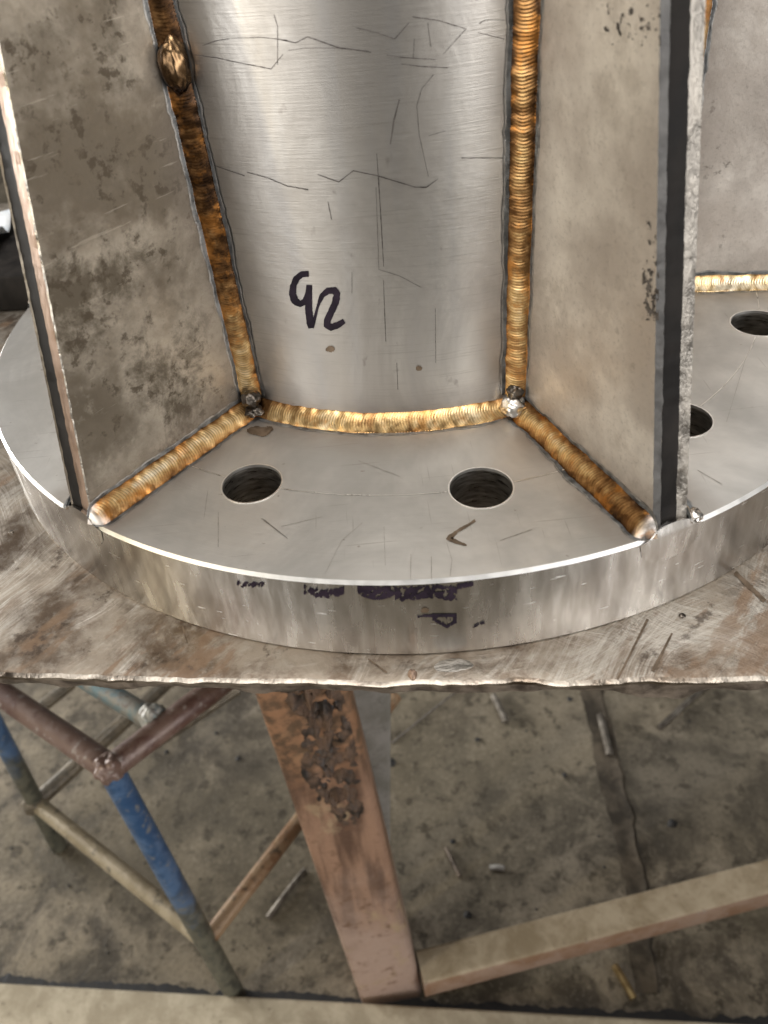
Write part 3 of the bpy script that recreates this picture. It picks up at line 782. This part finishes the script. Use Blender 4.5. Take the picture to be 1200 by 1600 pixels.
tchild('table_top', flip(mesh('table_top', V, F, [M['table'], M['burr'], M['slag']], mi, True, 50)))
q, _ = on_table(645, 1058); tchild('weld_spatter', lump_mesh('weld_spatter', q + np.array([0, .004, -.002]), .010, M['cut_tan'], 2, .2, (.8, 1, 1.1), 12))
q, _ = on_table(708, 1040); tchild('weld_spatter', lump_mesh('weld_spatter', q, .032, M['cut_bright'], 4, .2, (1, .42, .04), 14))
for i, (px, py) in enumerate(((18, 832), (1066, 962))):
    q, _ = on_table(px, py); tchild('weld_spatter', lump_mesh('weld_spatter', q, .006, M['lump_dark'], i*3, .3, (1, 1, .6), 8))
gg = [([(1020, 1050), (1050, 990)], [6, 3]), ([(965, 1062), (1012, 968)], [3, 4]), ([(1148, 895), (1195, 940)], [8, 7]), ([(575, 1030), (605, 1052)], [2, 3]),
      ([(285, 978), (293, 1005)], [3, 1.5])]
for q in gg: og = ribbon('gouge_mark', on_table, [q], M['stain'], .0012, table, 3, .5); og.location = (0, 0, -ZF*S)
# leg: rectangular tube, slightly leaning
def U(px, py, z): return on_z(z)(px, py)[0]
lb = U(614, 1566, ZF); lt = U(470, 1075, -1.40); lt = lb + (lt-lb)*((-.215-ZF)/(-1.40-ZF))
face = np.array([.1, -1, 0.0]); face /= np.linalg.norm(face); lb = lb - face*.13; lt = lt - face*.13
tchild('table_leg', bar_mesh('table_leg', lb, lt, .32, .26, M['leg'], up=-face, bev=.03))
# torch spatter crusted on the upper leg
base = lb + (lt-lb)*.57; ax = (lt-lb)/np.linalg.norm(lt-lb); sx = np.cross(ax, face); V = []
for i in range(121):
    for j in range(51):
        t = -.72 + 1.5*i/120; q = (j/50-.5)*.27
        mk = math.exp(-((q-.03-.03*n1(t*3))/.085)**2)*min(1, max(0, (t+.72)*2.2))*(1 if t > -.25 else .55)
        mk = max(0, mk*1.25 + .45*fbm(t*7, q*9, 6, 4)*mk**.3 - .22)
        hgt = .012*min(1, mk*3) + .075*mk*fbm(t*17, q*19, 3, 5) + .02*mk*abs(n1(t*45, q*45)) - .009
        V.append(base + ax*t + sx*q + face*(.13 + hgt))
F = grid_faces(121, 51)
sp = tchild('spatter_crust', flip(mesh('spatter_crust', V, F, M['crust'], None, True, 80)))
# grey brace leaning behind the leg
bb = U(586, 1425, ZF); bt = U(577, 1075, -1.75); bt = bb + (bt-bb)*((-.215-ZF)/(-1.75-ZF))
tchild('brace_bar', bar_mesh('brace_bar', bb, bt, .165, .06, M['greybar'], up=-face, bev=.02))
# stretcher beam running to the right from the leg foot
zt = -3.72
b0, b1 = U(700, 1475, zt), U(1200, 1337, zt); m0, m1 = U(700, 1523, zt), U(1200, 1400, zt)
ca, cb = (b0+m0)/2, (b1+m1)/2; d = cb-ca
wid = (np.linalg.norm(b0-m0)*.9 + np.linalg.norm(b1-m1)*.9)/2; hb = .17
ca = ca - d*.085; cb = cb + d*.5
hh = np.array([0, 0, hb/2])
bmq = bar_mesh('stretcher_beam', ca-hh, cb-hh, wid, hb, None, bev=.02, mats=[M['beamtop'], M['beamside']])
for p in bmq.polygons: p.material_index = 0 if p.normal.z > .45 else 1
tchild('stretcher_beam', bmq)

# ================================================================== RAIL in front on the floor
r0, r1 = U(-300, 1518, -3.86), U(1500, 1617, -3.86)
dd = (r1-r0)/np.linalg.norm(r1-r0); fr = np.array([dd[1], -dd[0], 0])
if fr[1] > 0: fr = -fr
rail = link('floor_rail', bar_mesh('floor_rail', r0+fr*.21+np.array([0, 0, -.07]), r1+fr*.21+np.array([0, 0, -.07]), .42, .138, M['dusty'], bev=.02))
tag(rail, 'wide dusty beige steel rail lying on the floor along the bottom of the photo', 'rail')
# shade and some grime behind the rail, put in as a dark strip
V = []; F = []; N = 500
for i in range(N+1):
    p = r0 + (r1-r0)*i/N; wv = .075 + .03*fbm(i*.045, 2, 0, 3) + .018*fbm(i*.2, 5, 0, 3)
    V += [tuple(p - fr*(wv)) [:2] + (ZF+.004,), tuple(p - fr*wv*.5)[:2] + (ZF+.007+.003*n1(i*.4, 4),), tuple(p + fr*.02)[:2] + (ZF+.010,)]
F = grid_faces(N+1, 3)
gr = link('rail_shade_strip', flip(mesh('rail_shade_strip', V, F, M['black']))); tag(gr, 'black strip standing for shade and grime along the back of the rail', 'shade strip', kind='stuff')

# ================================================================== TUBE STAND
stand = empty('tube_stand', (0, 0, ZF))
tag(stand, 'low stand of welded round tubes in chipped blue, brown and tan paint under the table', 'stand')
def schild(name, pts, rad, mat):
    P = [np.array(pts[0]) + (np.array(pts[1])-np.array(pts[0]))*k/10 for k in range(11)]
    o = link(name, tube_mesh(name, P, rad, mat, 18), stand); o.location = (0, 0, -ZF*S); return o
RT = .060
ztop, zring = -1.95, -3.33
F1 = U(370, 1558, ZF); T1 = U(172, 1200, ztop)
F2 = U(92, 1322, ZF); Rg2 = U(56, 1254, zring-.15); T2 = Rg2 + (Rg2-F2)*((ztop-Rg2[2])/(Rg2[2]-ZF))
l1 = lambda z: F1 + (T1-F1)*((z-ZF)/(ztop-ZF)); l2 = lambda z: F2 + (T2-F2)*((z-ZF)/(ztop-ZF))
schild('leg', [F1, T1], .051, M['blueleg'])
schild('leg', [F2, T2], .049, M['blueleg'])
# top frame
Tl = U(-60, 1041, ztop); Tr = U(345, 1068, ztop)
schild('top_tube', [T1, T1 + (Tl-T1)*1.0], .053, M['brownt'])
schild('top_tube', [T1, T1 + (Tr-T1)*1.6], .053, M['brownt'])
schild('cross_tube', [U(243, 1128, ztop-.02), U(243, 1128, ztop-.02) + (Tl-T1)*.75], .046, M['teal'])
# lower ring
A = l1(zring-.02); B = l2(zring-.15)
schild('ring_tube', [A, B], .046, M['tant'])
dr_ = U(475, 1310, zring) - U(345, 1482, zring)
schild('ring_tube', [l1(zring-.05), l1(zring-.05) + dr_*2.6], .042, M['rustt'])
schild('ring_tube', [B, B + (U(247, 1085, zring)-U(70, 1248, zring))*1.5], .048, M['darkt'])
schild('ring_tube', [U(240, 1165, zring), U(372, 1078, zring)], .03, M['darkt'])
schild('ring_tube', [U(56, 1112, zring), U(112, 1068, zring)], .04, M['darkt'])
# weld knots
for p, r, mt, s in ((T1, .058, 'brownt', 1), (U(240, 1120, ztop), .055, 'teal', 2), (B, .066, 'darkt', 3)):
    o = link('weld_knot', lump_mesh('weld_knot', p + np.array([0, -.01, .012]), r, M[mt], s, .25), stand); o.location = (0, 0, -ZF*S)

# ================================================================== FLOOR JOINT AND SCRAPS
V = []; F = []; path = [(915, 1040), (925, 1085), (948, 1180), (962, 1240), (978, 1310), (995, 1390), (1002, 1470), (1010, 1560)]
P = []
for i in range(len(path)-1):
    for k in range(12): P.append(np.array(path[i]) + (np.array(path[i+1])-np.array(path[i]))*k/12.)
for i, p in enumerate(P):
    hw = 19 + 6*fbm(i*.11, 3, 0, 3); sh = 5*fbm(i*.13, 9, 0, 3)
    for j, t in enumerate((-1, -.75, -.4, 0, .4, .75, 1)):
        q = on_floor(p[0] + sh + t*hw, p[1])[0]; z = (.002, .003, .006, .008, .010, .020, .002)[j] + .008*fbm(i*.3, j*1.7, 1, 3)*(0 < j < 6)
        V.append((q[0], q[1], ZF + max(.002, z)))
jt = link('floor_joint', flip(mesh('floor_joint', V, grid_faces(len(P), 7), mat_dusty('crumbling_joint', (.035, .028, .02), (.105, .085, .062), (.02, .016, .012))))); jt['kind'] = 'structure'
def rodobj(name, a, b, r, mat, label, cat, z=None):
    p, q = on_floor(*a)[0], on_floor(*b)[0]; c0 = (p+q)/2
    pts = [p-c0 + (q-p)*k/6 + np.array([0, 0, r + .008*math.sin(k*.5)]) for k in range(7)]
    o = link(name, tube_mesh(name, pts, r, M[mat], 8), None, c0); return tag(o, label, cat, RG_ if 'rod' in name else None)
RG_ = 'rod stubs scattered on the floor'
rodobj('welding_rod', (419, 1436), (477, 1361), .016, 'rod', 'pale rod stub on the floor left of the rusty leg', 'welding rod')
rodobj('welding_rod', (771, 1090), (790, 1131), .022, 'rod', 'short pale rod stub on the floor just under the table edge right of the leg', 'welding rod')
rodobj('welding_rod', (937, 1121), (952, 1183), .022, 'rod', 'rod stub lying in the dark crumbling floor joint', 'welding rod')
rodobj('welding_rod', (1029, 1140), (1110, 1068), .018, 'rod', 'long grey rod slanting up to the table edge right of the floor joint', 'welding rod')
rodobj('wire_strand', (612, 1162), (725, 1072), .008, 'rod', 'thin wire on the floor beside the grey brace bar', 'wire')
rodobj('welding_rod', (697, 1327), (719, 1372), .014, 'slag', 'dark burnt rod stub on the floor beside the white chip', 'welding rod')
rodobj('white_chip', (766, 1358), (787, 1359), .016, 'white', 'small white chip on the floor above the stretcher beam', 'chip')
rodobj('brass_rod', (960, 1512), (990, 1563), .020, 'brass', 'golden rod stub on the floor between the stretcher beam and the rail', 'welding rod')
# grit
rs = random.Random(2); V = []; F = []
spots = [(890, 1092, 6), (746, 1156, 6), (707, 1315, 6), (882, 1211, 5), (1050, 1287, 10), (730, 1430, 7), (612, 1192, 12), (260, 1175, 5), (372, 1185, 6)]
for i in range(130): spots.append((rs.uniform(-150, 1350), rs.uniform(1085, 1530), abs(rs.gauss(0, 1.1))+.6))
for x, y, r in spots:
    c0 = on_floor(x, y)[0]; r = r*.0031; o = len(V)
    for k in range(7):
        a = k*2*math.pi/7; rr = r*rs.uniform(.7, 1.25); V.append(c0 + np.array([rr*math.cos(a), rr*math.sin(a), .001]))
    for k in range(7):
        a = k*2*math.pi/7; rr = r*.55*rs.uniform(.7, 1.25); V.append(c0 + np.array([rr*math.cos(a), rr*math.sin(a), r*.7]))
    F += [(o+k, o+(k+1) % 7, o+7+(k+1) % 7, o+7+k) for k in range(7)] + [tuple(o+7+k for k in range(7))]
dbr = link('floor_grit', flip(mesh('floor_grit', V, F, M['black'], None, True, 70))); tag(dbr, 'black grit and slag crumbs scattered over the concrete floor', 'grit', kind='stuff')

# ================================================================== things on the table behind, at the left edge
q = on_table(0, 486)[0]
blk = link('steel_block', bar_mesh('steel_block', q + np.array([-.75, .34, .06]), q + np.array([.16, .22, .06]), .5, .118, M['cut_dark'], bev=.01))
tag(blk, 'dark steel slab lying on the table behind the left gusset', 'steel slab')
V = []; c0 = q + np.array([-.32, .28, .122])
for i in range(25):
    for j in range(25):
        x, y = (i/24-.5)*.62, (j/24-.5)*.36
        V.append(c0 + np.array([x, y, .012 + .06*abs(fbm(x*5, y*5, 2, 4)) + .02*n1(x*12, y*12)]))
cl = link('cloth', flip(mesh('cloth', V, grid_faces(25, 25), M['cloth'], None, True, 80)))
md = cl.modifiers.new('thick', 'SOLIDIFY'); md.thickness = .004*S; md.offset = 1
tag(cl, 'crumpled pale cloth on the dark slab at the left edge of the photo', 'cloth')
